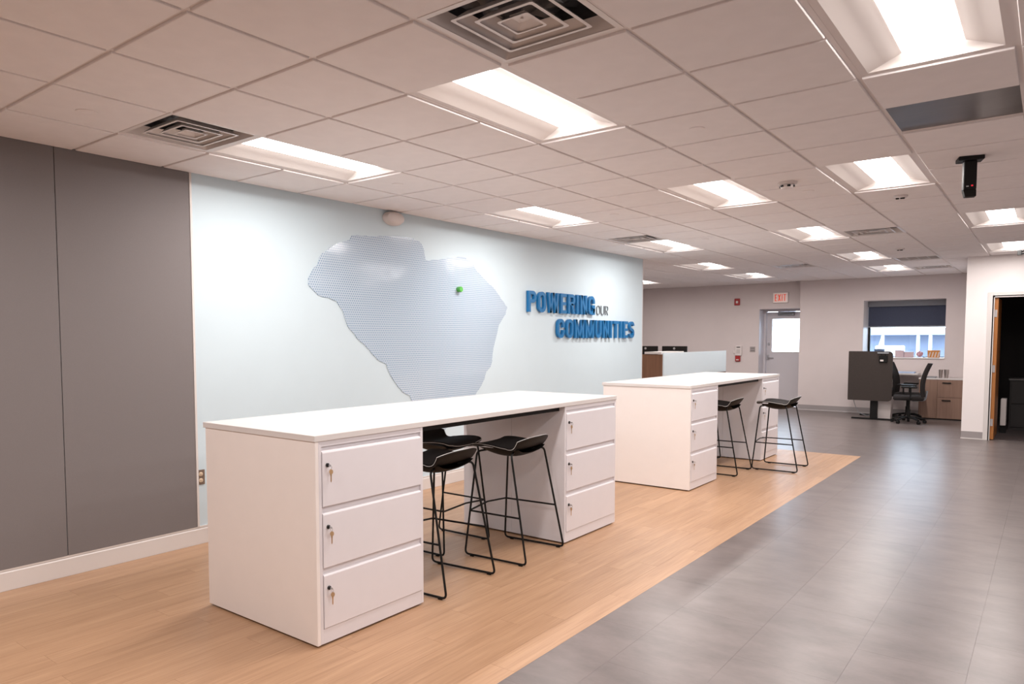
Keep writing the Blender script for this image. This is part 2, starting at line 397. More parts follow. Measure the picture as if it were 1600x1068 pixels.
for q in ((gx0-.02, gx0, gz0-.02, gz1+.02), (gx1, gx1+.02, gz0-.02, gz1+.02), (gx0, gx1, gz0-.02, gz0), (gx0, gx1, gz1, gz1+.02)): box(b, q[0], q[1], DYa-.006, DYa, q[2], q[3])
obj('glazing_bead', b, M_trim, leaf)
b = new(); box(b, -5.135, -5.085, DYa-.012, DYa, 1.06, 1.18, bev=.003); tube(b, rounded([(-5.11, DYa, 1.12), (-5.11, DYa-.05, 1.12), (-4.98, DYa-.05, 1.115)], .02), .011); obj('lever_handle', b, M_chrome, leaf, True)
b = new(); lathe(b, [(.03, 0), (.03, .012), (.018, .02)], 16, Matrix.Translation((-5.10, DYa, 1.43)) @ Matrix.Rotation(R(90), 4, 'X')); obj('deadbolt', b, M_chrome, leaf)
b = new(); box(b, -4.90, -4.55, DYa-.06, DYa, 2.08, 2.14, bev=.006); tube(b, rounded([(-4.6, DYa-.06, 2.13), (-4.85, DYa-.24, 2.155), (-4.52, DYa-.06, 2.16)], .01), .01); obj('door_closer', b, M_shadebox, leaf)
# window in the far right wall
wn = thing('window_1', 'office window half covered by a charcoal roller shade', 'window', (0, YF2, 0)); wn['kind'] = 'structure'; del wn['category']
ww = (WNX0, WNX1, WNZ0, WNZ1); wy = .54
b = new()
for q in ((ww[0], ww[0]+.05, ww[2], ww[3]), (ww[1]-.05, ww[1], ww[2], ww[3]), (ww[0]+.05, ww[1]-.05, ww[2], ww[2]+.03), (ww[0]+.05, ww[1]-.05, ww[3]-.05, ww[3])): box(b, q[0], q[1], wy, wy+.06, q[2], q[3], bev=.002)
obj('window_frame', b, M_black, wn)
b = new(); box(b, ww[0]+.05, ww[1]-.05, wy+.02, wy+.03, ww[2]+.03, ww[3]-.05); obj('glass_pane', b, M_glass, wn)
b = new(); box(b, ww[0], ww[1], -.025, wy, ww[2]-.001, ww[2]+.018, bev=.003); obj('window_sill', b, M_trim, wn)
b = new(); box(b, ww[0]+.002, ww[0]+.012, .0, wy, ww[2]+.02, ww[3]); obj('jamb_lining', b, M_trim, wn)
sh = thing('roller_shade', 'charcoal roller shade pulled halfway down the far office window', 'shade', ((ww[0]+ww[1])/2, YF2+.47, WNZ1))
hw = (ww[1]-ww[0])/2-.012
bx('cassette', (-hw, hw, -.05, .05, -.115, -.002), M_shadebox, sh, bev=.004)
bx('shade_fabric', (-hw+.012, hw-.01, .012, .016, -.52, -.115), M_shade, sh)
bx('hem_bar', (-hw+.012, hw-.01, .004, .024, -.55, -.52), M_shadebox, sh, bev=.004)

# ------------------------------------------------------------------ ceiling
b = new(); box(b, XL-.2, XR+.2, YB-.2, YF+.7, H+.42, H+.5)
ceil = struct('ceiling', b, M_deck)
LIGHTS = [(-3, 0), (0, 0), (3, 0), (-3, 5), (0, 5), (2, 5), (-3, 10), (0, 10), (3, 10), (-4, 15), (0, 15), (3, 15), (-4, 19), (0, 19), (-8, 19),
          (-3, -5), (0, -5), (3, -5), (6, 0), (6, 5), (6, 10), (6, -5), (-8, 14)]
DIFFS = [(1, -1), (-3, -1), (-3, 9), (1, 11), (-2, 17), (1, 20)]
RET = (1, 17); PANEL = (3, 3)
taken = {(i, j+k) for i, j in LIGHTS for k in (0, 1)} | set(DIFFS) | {RET, PANEL}
cells = []
i0 = math.floor((XL-GX)/T); i1 = math.ceil((XR-GX)/T); j0 = math.floor((YB-GY)/T); j1 = math.ceil((YF-GY)/T)
for i in range(i0, i1+1):
    for j in range(j0, j1+1):
        x0, x1, y0, y1 = GX+i*T, GX+(i+1)*T, GY+j*T, GY+(j+1)*T
        if (i, j) in taken: continue
        if j < 12 and i < -4: continue
        if i < -4 and y1 < 10.62: continue
        if j == 12 and i < -4: y0 = 10.6
        x0 = max(x0, XL); x1 = min(x1, XR); y1 = min(y1, YF if i < -3 else YF2); y0 = max(y0, YB)
        if y0 > Y3 and x0 > X3+.1: continue
        if j >= 18 and y0 > Y3-.05 and x1 > X3+.02:
            x1 = min(x1, X3)
        if y0 < Y3 < y1 and x0 > X3: y1 = Y3
        if x1-x0 < .05 or y1-y0 < .05: continue
        cells.append((x0, x1, y0, y1))
TG = .012
def tile_mesh(w_, l_):
    b = new(); a, c = w_/2-TG, l_/2-TG; a2, c2 = a-.003, c-.003
    lv = [((a, c), .012), ((a, c), -.009), ((a2, c2), -.0115)]; rings = []
    for (p, q), z in lv: rings.append([b.verts.new((sx*p, sy*q, z)) for sx, sy in ((-1, -1), (1, -1), (1, 1), (-1, 1))])
    for A, B in zip(rings, rings[1:]):
        for k in range(4): b.faces.new((A[k], A[(k+1) % 4], B[(k+1) % 4], B[k]))
    b.faces.new(rings[0]); b.faces.new(rings[-1][::-1])
    return b
sc_ = sorted(((area_seen([(x0, y0, H), (x1, y0, H), (x1, y1, H), (x0, y1, H)]), (x0, x1, y0, y1)) for x0, x1, y0, y1 in cells), key=lambda t: -t[0])
cache = {}; rest = new()
for i, (a, (x0, x1, y0, y1)) in enumerate(sc_):
    key = (round(x1-x0, 3), round(y1-y0, 3)); loc = ((x0+x1)/2, (y0+y1)/2, H)
    if i < 298 and a > 20:
        if key not in cache: cache[key] = mesh('ceiling_tile', tile_mesh(*key), M_tile)
        o = bpy.data.objects.new('ceiling_tile', cache[key]); C.objects.link(o); o.parent = ceil; o.location = loc
    else:
        tb = tile_mesh(*key); me = bpy.data.meshes.new('t'); tb.to_mesh(me); tb.free(); me.transform(Matrix.Translation(loc)); rest.from_mesh(me); bpy.data.meshes.remove(me)
o = obj('ceiling_tile_remainder', rest, M_tile, ceil); o['kind'] = 'stuff'
for i in range(i0, i1+1):
    x = GX+i*T
    if x < XL+.03 or x > XR-.02: continue
    ya = YB if i > -4 else 10.6
    yb = Y3 if x > X3 else (YF if x < -4.3 else YF2)
    b = new(); box(b, x-.012, x+.012, ya, yb, H, H+.006); box(b, x-.002, x+.002, ya, yb, H+.006, H+.04); obj('grid_runner', b, M_tee, ceil)
for j in range(j0, j1+1):
    y = GY+j*T
    if y < YB+.03 or y > YF-.02: continue
    xa = WX if y < 10.62 else XL
    xb = XR if y < Y3 else X3
    cuts = sorted((GX+i*T+.012, GX+(i+1)*T-.012) for i, jj in LIGHTS if jj+1 == j); x = xa; b = new()
    for ca, cb in cuts+[(xb, xb)]:
        if ca > x and x < xb: box(b, x, min(ca, xb), y-.012, y+.012, H+.0006, H+.0065); box(b, x, min(ca, xb), y-.002, y+.002, H+.0066, H+.035)
        x = max(x, cb)
    obj('grid_cross_tee', b, M_tee, ceil)
bx('wall_angle', (WX, WX+.022, YB, 10.70, H-.001, H+.004), M_tee, ceil)

# light troffers
def make_light(label, x, y):
    t = thing('ceiling_light', label, 'ceiling light', (x+T/2, y+T, H), group='recessed ceiling lights')
    W_, L_ = T/2-.008, T-.008
    hx, hy = .262, .586; dz = .052
    b = new()   # flat flange
    zf = .001
    for q in ((-W_, -hx, -L_, L_), (hx, W_, -L_, L_), (-hx, hx, -L_, -hy), (-hx, hx, hy, L_)):
        box(b, q[0], q[1], q[2], q[3], zf, zf+.006)
    obj('frame', b, M_tee, t)
    b = new()   # basin: curved side reflectors and flat ends
    lx, ly = .118, .555; prof = []
    for k in range(7):
        u = k/6; prof.append((hx+(lx-hx)*u, dz*u))
    for s in (-1, 1):
        A = [b.verts.new((s*p, -hy+(hy-ly)*(z/dz), z)) for p, z in prof]; B = [b.verts.new((s*p, hy-(hy-ly)*(z/dz), z)) for p, z in prof]
        for k in range(6): b.faces.new((A[k], A[k+1], B[k+1], B[k]))
        if s < 0: Al, Bl = A, B
    for P1, P2 in ((Al, A), (Bl, B)):
        for k in range(6): b.faces.new((P1[k], P1[k+1], P2[k+1], P2[k]))
    b.faces.new((Al[6], A[6], B[6], Bl[6]))
    for v in b.verts: v.co.z += zf
    bmesh.ops.recalc_face_normals(b, faces=b.faces[:])
    me = mesh('reflector', b, M_refl, True, recalc=False); obj('reflector', me, None, t)
    b = new()   # softly bowed lens
    n = 8
    rows = [[b.verts.new((-lx+2*lx*i/n, yy, dz-.001-.022*math.sin(PI*i/n))) for i in range(n+1)] for yy in (-ly+.002, ly-.002)]
    for i in range(n): b.faces.new((rows[0][i], rows[0][i+1], rows[1][i+1], rows[1][i]))
    top = [b.verts.new((-lx, yy, dz-.001)) for yy in (-ly+.002, ly-.002)]
    obj('lens', b, M_lens, t)
    ld = bpy.data.lights.new('troffer_lamp', 'AREA'); ld.shape = 'RECTANGLE'; ld.size = .13; ld.size_y = 1.04; ld.energy = LIGHT_W; ld.color = LIGHT_COL; ld.spread = R(179)
    lo = bpy.data.objects.new('troffer_lamp', ld); C.objects.link(lo); lo.parent = t; lo.location = (0, 0, dz-.0245)
    return t
LL = {(-3, 0): 'long recessed light next to the left air diffuser, near the map wall',
 (0, 0): 'long bright recessed light beside the nearest large air diffuser',
 (3, 0): 'large recessed light cut off at the top right corner of the photo',
 (-3, 5): 'recessed light above the word wall, between map and lettering',
 (0, 5): 'recessed light in middle of ceiling, left of the smoke detector',
 (2, 5): 'recessed light just left of the black hanging sensor',
 (-3, 10): 'recessed light touching the far air diffuser near the blue wall end',
 (0, 10): 'recessed light left of the air diffuser in the middle distance',
 (3, 10): 'recessed light near right edge, nearer of two before the office',
 (-4, 15): 'recessed light past the blue wall end, nearer of the far left pair',
 (0, 15): 'recessed light left of the small return grille',
 (3, 15): 'recessed light right against the white office wall top',
 (-4, 19): 'recessed light nearest the red fire alarm strobe',
 (0, 19): 'farthest recessed light, above the window with dark shade',
 (-8, 19): 'recessed light half hidden by the end of the blue wall',
 (-3, -5): 'recessed light behind the viewpoint, nearest the map wall', (0, -5): 'recessed light behind the viewpoint, over the aisle edge', (3, -5): 'recessed light behind the viewpoint, second from the map wall',
 (6, -5): 'recessed light behind the viewpoint, farthest from the map wall', (6, 0): 'recessed light right of the photo, level with the front desk',
 (6, 5): 'recessed light right of the photo, level with the black hanging sensor', (6, 10): 'recessed light right of the photo, nearest the dark office',
 (-8, 14): 'recessed light over the reception area, hidden behind the blue wall'}
for k in LIGHTS:
    make_light(LL[k], GX+k[0]*T, GY+k[1]*T)

# air diffusers
def make_diffuser(label, x, y):
    t = thing('air_diffuser', label, 'air vent', (x+T/2, y+T/2, H), group='square ceiling air diffusers')
    a = T/2-.009
    b = new()
    def ring(b, s0, z0, s1, z1, th=.0015, rc=.012):
        def loop(s, z):
            out = []
            for (cx, cy, a0) in ((1, 1, 0), (-1, 1, 90), (-1, -1, 180), (1, -1, 270)):
                for k in range(4):
                    an = R(a0+30*k); out.append(b.verts.new((cx*(s-rc)+rc*math.cos(an), cy*(s-rc)+rc*math.sin(an), z)))
            return out
        A, B, A2, B2 = loop(s0, z0), loop(s1, z1), loop(s0-th, z0+.0005), loop(s1-th, z1+.0015)
        n = len(A)
        for P1, P2 in ((A, B), (B, B2), (B2, A2), (A2, A)):
            for k in range(n): b.faces.new((P1[k], P1[(k+1) % n], P2[(k+1) % n], P2[k]))
    for q in ((-a, -a+.026, -a, a), (a-.026, a, -a, a), (-a+.026, a-.026, -a, -a+.026), (-a+.026, a-.026, a-.026, a)): box(b, *q, -.002, .006)
    ring(b, a-.024, .0, a-.048, .055)
    obj('frame', b, M_diff, t)
    for s in (.205, .138):
        b = new(); ring(b, s, -.004, s-.042, .034, .002); ring(b, s, -.004, s-.015, -.0045, .001); obj('louver_cone', b, M_diff, t)
    b = new(); ring(b, .074, -.004, .064, -.0045, .001); ring(b, .074, -.004, .034, .022); box(b, -.036, .036, -.036, .036, .020, .027); lathe(b, [(.006, .014), (.006, .022)], 10); obj('centre_plaque', b, M_diff, t)
    b = new(); n = 10   # crinkled dark liner behind the cones
    gr = [[b.verts.new(((i/n-.5)*.5, (j/n-.5)*.5, .10+.05*random.random())) for j in range(n+1)] for i in range(n+1)]
    for i in range(n):
        for j in range(n): b.faces.new((gr[i][j], gr[i+1][j], gr[i+1][j+1], gr[i][j+1]))
    for q in ((-.262, -.25, -.262, .262), (.25, .262, -.262, .262), (-.25, .25, -.262, -.25), (-.25, .25, .25, .262)): box(b, *q, .056, .2)
    obj('duct_liner', b, M_duct, t)
    return t
DL = ['large square air diffuser at the top of the photo', 'square air diffuser at upper left, beside the long light',
      'air diffuser above the end of the blue wall', 'air diffuser with bright reflections, right of centre in middle distance',
      'small distant air diffuser nearest the exit sign', 'farthest air diffuser, above the far window']
for k, l in zip(DIFFS, DL): make_diffuser(l, GX+k[0]*T, GY+k[1]*T)
t = thing('return_grille', 'flat slotted return air grille on the far ceiling', 'air vent', (GX+(RET[0]+.5)*T, GY+(RET[1]+.5)*T, H))
a = T/2-.009; b = new()
for q in ((-a, -a+.03, -a, a), (a-.03, a, -a, a), (-a+.03, a-.03, -a, -a+.03), (-a+.03, a-.03, a-.03, a)): box(b, *q, -.002, .006)
for x in (-.14, 0, .14): box(b, x-.006, x+.006, -a+.03, a-.03, 0, .006)
obj('frame', b, M_diff, t)
for k in range(14):
    y = -a+.05+k*(2*a-.1)/13; b = new(); prism(b, [(y-.012, 0), (y-.010, -.001), (y+.012, .022), (y+.010, .023)], 0, -a+.03, a-.03); obj('slat', b, M_diff, t)
bx('grille_back', (-a+.03, a-.03, -a+.03, a-.03, .05, .055), M_duct, t)
t = tag(bx('ceiling_access_plate', (GX+3*T+.006, GX+4*T-.006, GY+3*T+.006, GY+4*T-.006, H+.001, H+.007), M_plate, None, bev=.002), 'dull grey metal plate filling one ceiling tile opening', 'ceiling panel')

# small ceiling devices
def cap(label, gi, gj, r=.032, mt=None):
    b = new(); lathe(b, [(r*1.0, -.0116), (r, -.0145), (r*.93, -.016), (r*.3, -.0165)], 24)
    o = obj('sprinkler_cover', b, mt or M_tile, None, True, loc=(GX+gi*T, GY+gj*T, H)); return tag(o, label, 'sprinkler', 'concealed sprinkler covers')
for l, i, j in (('round sprinkler cover left of the upper left air diffuser', -2.52, -1.5), ('round sprinkler cover right of the big centre light', 1.5, 2.5),
                ('round sprinkler cover past the far end of the long left light', -2.5, 2.45), ('round sprinkler cover close to the smoke detector', 1.56, 6.42),
                ('round sprinkler cover in front of the far diffuser above the blue wall', -1.4, 6.4), ('round sprinkler cover right of the far diffuser over the blue wall', -1.35, 10.3),
                ('round sprinkler cover between hanging sensor and office', 2.5, 10.4), ('round sprinkler cover just beyond the bright middle diffuser', 1.5, 13.4)):
    cap(l, i, j, .055 if j < 0 else .045)
t = thing('smoke_detector', 'white round smoke detector on the ceiling in middle distance', 'smoke detector', (GX+1.49*T, GY+5.64*T, H-.0116))
b = new(); lathe(b, [(.075, 0), (.075, -.012), (.068, -.018), (.045, -.02)], 28); obj('base_plate', b, M_white, t, True)
b = new(); lathe(b, [(.05, -.018), (.052, -.035), (.042, -.048), (.02, -.052)], 28)
obj('sensor_head', b, M_white, t, True)
for k in range(6):
    an = k*PI/3; b = new(); box(b, .046, .056, -.012, .012, -.040, -.026, M=Matrix.Rotation(an, 4, 'Z')); obj('vent_slot', b, M_black, t)
for l, i, j in (('small white occupancy sensor with dark lens below the right light', 2.5, 7.62), ('tiny occupancy sensor near the far sprinkler cover and grille', 1.5, 14.7)):
    t = thing('occupancy_sensor', l, 'sensor', (GX+i*T, GY+j*T, H-.0116), group='ceiling occupancy sensors')
    b = new(); lathe(b, [(.055, 0), (.055, -.012), (.045, -.022), (.02, -.024)], 24); obj('housing', b, M_white, t, True)
    b = new(); box(b, -.035, -.008, -.03, -.012, -.033, -.022, bev=.003); box(b, .0, .035, -.03, -.012, -.033, -.022, bev=.003); obj('lens', b, M_black, t)
t = thing('hanging_sensor', 'black box sensor hanging from the ceiling on a square plate', 'camera', (-.482, 6.152, H-.0116), rz=.25)
bx('mounting_plate', (-.075, .075, -.06, .06, -.028, 0), M_black, t, bev=.004)
bx('body', (-.038, .038, -.032, .032, -.225, -.028), M_black, t, bev=.004)
b = new(); prism(b, [(-.038, -.225), (.038, -.225), (.038, -.272), (-.026, -.272)], 1, -.03, .03, bev=.002); obj('lower_cap', b, M_plastic, t)
b = new(); box(b, .006, .018, -.0335, -.031, -.203, -.193); obj('red_indicator', b, mat('red_led', (.4, .01, .02), .4, emit=(1, .03, .06), es=.5), t)
b = new(); box(b, -.022, -.008, -.035, -.031, -.205, -.198); obj('silver_mark', b, M_chrome, t)

# ------------------------------------------------------------------ things on the left wall
b = new(); pts = [(4.588, 2.519), (4.711, 2.528), (4.891, 2.544), (5.102, 2.566), (5.399, 2.584), (5.529, 2.542), (5.568, 2.484), (5.593, 2.38), (5.647, 2.375), (5.798, 2.397), (5.996, 2.432), (6.129, 2.456), (6.249, 2.457), (6.372, 2.406), (6.45, 2.325), (6.61, 2.238), (6.776, 2.148), (6.913, 2.034), (7.042, 1.936), (7.0, 1.853), (6.878, 1.738), (6.816, 1.586), (6.759, 1.445), (6.735, 1.304), (6.708, 1.244), (6.625, 1.187), (6.592, 1.108), (6.526, 1.032), (6.414, .929), (6.36, .84), (6.2, .78), (6.08, .68), (5.9, .60), (5.72, .50), (5.55, .46), (5.46, .60), (5.41, .78), (5.382, .928), (5.344, .996), (5.243, 1.037), (5.145, 1.129), (5.073, 1.21), (5.015, 1.323), (4.898, 1.368), (4.762, 1.486), (4.631, 1.577), (4.525, 1.681), (4.464, 1.823), (4.393, 1.907), (4.292, 1.938), (4.184, 1.952), (4.074, 2.037), (4.075, 2.098), (4.14, 2.192), (4.179, 2.218), (4.2, 2.288), (4.31, 2.374), (4.444, 2.441), (4.56, 2.477)]
fine = []
for i, p in enumerate(pts):
    q = pts[(i+1) % len(pts)]; L = math.hypot(q[0]-p[0], q[1]-p[1]); n = max(1, round(L/.05))
    for k in range(n):
        u = k/n; j = .006 if k else 0
        fine.append((p[0]+(q[0]-p[0])*u+random.uniform(-j, j), p[1]+(q[1]-p[1])*u+random.uniform(-j, j)))
prism(b, fine, 0, WX+.001, WX+.006)
tag(obj('wall_map', b, M_map), 'glossy dotted state map sheet mounted on the pale blue wall', 'map')
b = new(); lathe(b, [(.028, 0), (.03, .004), (.03, .045), (.026, .05)], 20, Matrix.Translation((WX+.006, 6.118, 2.103)) @ Matrix.Rotation(R(90), 4, 'Y'))
tag(obj('map_pin', b, M_green, None, True), 'small round green marker pinned on the dotted map', 'marker')
t = thing('wall_sensor', 'white rounded sensor box high on blue wall above the map', 'sensor', (WX, 5.11, 2.735))
b = new()
prof = [(.085, 0), (.088, .03), (.075, .065), (.045, .085), (.01, .088)]
lathe(b, prof, 28, Matrix.Scale(1.5, 4, (0, 1, 0)) @ Matrix.Scale(.78, 4, (0, 0, 1)) @ Matrix.Rotation(R(90), 4, 'Y'))
obj('housing', b, M_white, t, True)
b = new(); box(b, .05, .07, .055, .075, .02, .035); obj('lens', b, M_black, t)
t = thing('wall_outlet', 'brown wall outlet plate with two ivory sockets', 'outlet', (WX, 3.005, .513))
bx('cover_plate', (.0, .006, -.035, .035, -.057, .057), M_brown, t, bev=.002)
for z in (-.024, .024):
    b = new(); lathe(b, [(.0165, 0), (.0165, .009), (.015, .010)], 20, Matrix.Translation((0, 0, z)) @ Matrix.Rotation(R(90), 4, 'Y')); s = obj('socket', b, M_ivory, t, True)
    b = new(); box(b, .0095, .0105, -.008, -.005, z-.004, z+.006); box(b, .0095, .0105, .004, .007, z-.004, z+.005); box(b, .0095, .0105, -.002, .002, z-.012, z-.008); obj('slot', b, M_black, s)

# lettering: each letter is a solid built of bars and bands
def glyph(ch, w, h, s, sh=None):
    """polygons (lists of 2D points) of a condensed sans capital of width w, height h, stem s"""
    sh = sh or s*.86; P = []
    def r(x0, y0, x1, y1): P.append([(x0, y0), (x1, y0), (x1, y1), (x0, y1)])
    def dg(xa, ya, xb, yb, t): P.append([(xa, ya), (xa+t, ya), (xb+t, yb), (xb, yb)])
    def arc(cx, cy, rx, ry, a0, a1, n=10):
        for k in range(n):
            a, c = R(a0+(a1-a0)*k/n), R(a0+(a1-a0)*(k+1)/n)
            P.append([(cx+rx*math.cos(a), cy+ry*math.sin(a)), (cx+rx*math.cos(c), cy+ry*math.sin(c)),
                      (cx+(rx-s)*math.cos(c), cy+(ry-sh)*math.sin(c)), (cx+(rx-s)*math.cos(a), cy+(ry-sh)*math.sin(a))])
    ry = min(w*.52, h*.33)
    if ch == 'I': r(0, 0, s, h)
    elif ch in 'EF':
        r(0, 0, s, h); r(s, h-sh, w, h); r(s, h*.5-sh*.45, w*.92, h*.5+sh*.45)
        if ch == 'E': r(s, 0, w, sh)
    elif ch == 'T': r((w-s)/2, 0, (w+s)/2, h-sh); r(0, h-sh, w, h)
    elif ch == 'X': dg(0, 0, w-s*1.1, h, s*1.1); dg(w-s*1.1, 0, 0, h, s*1.1)
    elif ch == 'N': r(0, 0, s, h); r(w-s, 0, w, h); dg(w-s*1.2, 0, s*.2, h, s)
    elif ch == 'M': r(0, 0, s, h); r(w-s, 0, w, h); dg(w/2-s*.5, 0, s*.25, h, s*.85); dg(w/2-s*.35, 0, w-s*1.1, h, s*.85)
    elif ch == 'W':
        q = w*.25
        dg(q-s*.45, 0, 0, h, s*.9); dg(q-s*.45, 0, 2*q-s*.45, h, s*.9); dg(3*q-s*.45, 0, 2*q-s*.45, h, s*.9); dg(3*q-s*.45, 0, w-s*.9, h, s*.9)
    elif ch == 'U':
        r(0, ry, s, h); r(w-s, ry, w, h); arc(w/2, ry, w/2, ry, 180, 360)
    elif ch in 'OCG':
        arc(w/2, h-ry, w/2, ry, 0, 180); arc(w/2, ry, w/2, ry, 180, 360); r(0, ry, s, h-ry)
        if ch == 'O': r(w-s, ry, w, h-ry)
        if ch == 'C': r(w-s, h-ry-.12*h, w, h-ry); r(w-s, ry, w, ry+.10*h)
        if ch == 'G': r(w-s, h-ry-.08*h, w, h-ry); r(w-s, 0, w, h*.52); r(w*.52, h*.52-sh*.8, w-s, h*.52)
    elif ch in 'PR':
        bh = h*.56; k = bh/2
        r(0, 0, s, h); r(s, h-sh, w-k*.9, h); r(s, h-bh, w-k*.9, h-bh+sh); arc(w-k*.9, h-k, k*.9, k, -90, 90)
        if ch == 'R': dg(w-s*1.02, 0, w*.42, h-bh+sh*.5, s)
    elif ch == 'S':
        k = (h+sh)/4
        arc(w/2, h-k, w/2, k, 10, 270); arc(w/2, k, w/2, k, -170, 90)
    return P
def letter(ch, w, h, s, d0, d1, sh=None):
    """solid letter in the yz plane, facing +x"""
    b = new()
    for poly in glyph(ch, w, h, s, sh):
        A = [b.verts.new((d0, p[0], p[1])) for p in poly]; B = [b.verts.new((d1, p[0], p[1])) for p in poly]; fs = [b.faces.new(A), b.faces.new(B)]
        for i in range(len(poly)): fs.append(b.faces.new((A[i], A[(i+1) % len(poly)], B[(i+1) % len(poly)], B[i])))
        bmesh.ops.recalc_face_normals(b, faces=fs)
    return b
WID = dict(P=.175, O=.18, W=.27, E=.145, R=.18, I=.06, N=.175, G=.18, C=.18, M=.235, U=.175, T=.16, S=.17)
def word(name, label, text, y0, y1, z0, h, s, mt, d, wd=None):
    k = (-WX-d[1])/-WX; y0, y1, z0, h = y0*k, y1*k, 1.5635+(z0-1.5635)*k, h*k
    t = thing(name, label, 'lettering', (WX, y0, z0))
    ws = [(wd or WID)[c]*(1 if (c != 'I') else 1) for c in text]; gap = ((y1-y0)-sum(ws))/(len(text)-1); y = 0
    for c, w_ in zip(text, ws):
        b = letter(c, w_ if c != 'I' else s, h, s, d[0], d[1]); o = obj('letter', b, mt, t, loc=(0, y, 0), recalc=False); y += w_+gap
        if c == 'I': pass
    return t
word('wall_lettering', 'raised blue capitals reading POWERING on the pale blue wall', 'POWERING', 7.50, 9.18, 1.900, .262, .050, M_blueletter, (.008, .042))
word('wall_lettering', 'thin small grey capitals reading OUR beside the blue word', 'OUR', 9.235, 9.575, 1.905, .132, .009, M_greyletter, (.004, .016), dict(O=.10, U=.095, R=.085))
word('wall_lettering', 'raised blue capitals reading COMMUNITIES on lower line', 'COMMUNITIES', 8.18, 10.44, 1.574, .254, .050, M_blueletter, (.008, .042))

# ------------------------------------------------------------------ desks
CH = 1.054; TH = .032
def key_and_lock(d, y, z, fx):
    """lock barrel with a key in it and a second key hanging down"""
    b = new(); lathe(b, [(.0105, 0), (.0105, .006), (.009, .008)], 18, Matrix.Translation((fx, y, z)) @ Matrix.Rotation(R(90), 4, 'Y')); obj('lock', b, M_lock, d, True)
    b = new(); box(b, fx+.006, fx+.03, y-.002, y+.002, z-.005, z+.005, bev=.001)
    tube(b, [(fx+.026+.008*math.cos(a), y+.001, z-.008+.010*math.sin(a)) for a in [k*PI/5 for k in range(10)]], .0012, 5, True)
    obj('key', b, M_chrome, d)
    b = new(); kz = z-.022+random.uniform(-.003, .003); ky = y+.010
    lathe(b, [(.004, -.0012), (.0125, -.001), (.0125, .001), (.004, .0012)], 12, Matrix.Translation((fx+.018, ky, kz-.010)) @ Matrix.Rotation(R(80), 4, 'Y'))
    prism(b, [(ky-.006, kz-.018), (ky+.006, kz-.018), (ky+.003, kz-.034), (ky+.003, kz-.058), (ky, kz-.064), (ky-.003, kz-.058), (ky-.003, kz-.034)], 0, fx+.016, fx+.018)
    obj('spare_key', b, M_brass, d)
def make_cabinet(label, x, y, w_, depth, facing, group, locks=True):
    """drawer pedestal; local: front plane at x=0 facing +x, body towards -x, y 0..w_"""
    t = thing('drawer_cabinet', label, 'cabinet', (x, y, 0), 0 if facing > 0 else PI, group)
    b = new(); s = .020; z0 = .012
    box(b, -depth, 0, 0, s, z0, CH, bev=.0015); box(b, -depth, 0, w_-s, w_, z0, CH, bev=.0015)
    box(b, -depth, -depth+.004, s, w_-s, z0, CH); box(b, -depth, -.001, s, w_-s, z0, .088); box(b, -depth+.004, -.001, s, w_-s, CH-.028, CH)
    obj('body', b, M_steel, t)
    b = new(); box(b, -depth+.05, -.013, s, w_-s, .089, CH-.029); obj('drawer_box', b, M_steel, t)
    for yy in (.05, w_-.05):
        for xx in (-.05, -depth+.06):
            b = new(); lathe(b, [(.018, 0), (.018, .006), (.006, .007), (.006, .014)], 12, Matrix.Translation((xx, yy, 0))); obj('levelling_foot', b, M_black, t)
    for z0_, z1_ in ((.091, .366), (.404, .681), (.719, .998)):
        b = new(); fx = .004   # front with a rolled finger lip along its top edge
        prism(b, [(-.0128, z0_), (fx-.001, z0_), (fx, z0_+.002), (fx, z1_-.006), (fx-.003, z1_), (-.0125, z1_+.008), (-.0128, z1_+.007)], 1, s+.003, w_-s-.003)
        d = obj('drawer', b, M_steel, t)
        if locks: key_and_lock(d, s+.033, z1_-.068, fx)
    return t
XF = -2.832; XBK = -3.815; XM = (XF+XBK)/2
G_c = 'white drawer cabinets under the worktops'
def desk(y0, y1, y2, y3, names):
    e = .022
    tag(bx('end_panel', (XBK, XF+.003, y0, y0+e, .012, CH), M_lam, None, bev=.002), names[0], 'panel', 'white desk end panels')
    make_cabinet(names[1], XF, y0+e+.001, y1-y0-e-.001, XF-XM-.001, 1, G_c)
    make_cabinet(names[2], XF, y2, y3-y2, XF-XM-.001, 1, G_c)
    make_cabinet(names[3], XBK, y1, y1-y0-e-.001, XM-XBK-.001, -1, G_c, False)
    make_cabinet(names[4], XBK, y3, y3-y2, XM-XBK-.001, -1, G_c, False)
    t = thing('worktop', names[5], 'worktop', (0, 0, 0))
    b = new(); box(b, XBK-.015, XF+.006, y0-.006, y3+.006, CH, CH+TH, bev=.0025, seg=2); obj('slab', b, M_top, t)
    for x, l in ((XF-.09, names[6]), (XBK+.06, names[7])):
        tag(bx('support_rail', (x, x+.04, y1+.001, y2-.001, CH-.035, CH-.0005), M_black), l, 'rail')
desk(2.313, 3.113, 4.706, 5.527, ['white end panel at the near end of the front desk', 'nearest white drawer cabinet of the front desk, keys in its locks',
     'far drawer cabinet of the front desk, right of the stools', 'back cabinet facing the blue wall, near end of front desk',
     'back cabinet facing the blue wall, far end of front desk', 'long white worktop of the front desk', 'black steel rail under the front desk worktop, stool side', 'black steel rail under the front desk worktop, wall side'])
desk(7.147, 7.936, 9.508, 10.227, ['white end panel at the near end of the rear desk', 'near drawer cabinet of the rear desk',
     'far drawer cabinet of the rear desk, behind the outermost stool', 'back cabinet facing the blue wall, near end of rear desk',
     'back cabinet facing the blue wall, far end of rear desk', 'long white worktop of the rear desk', 'black steel rail under the rear desk worktop, stool side', 'black steel rail under the rear desk worktop, wall side'])

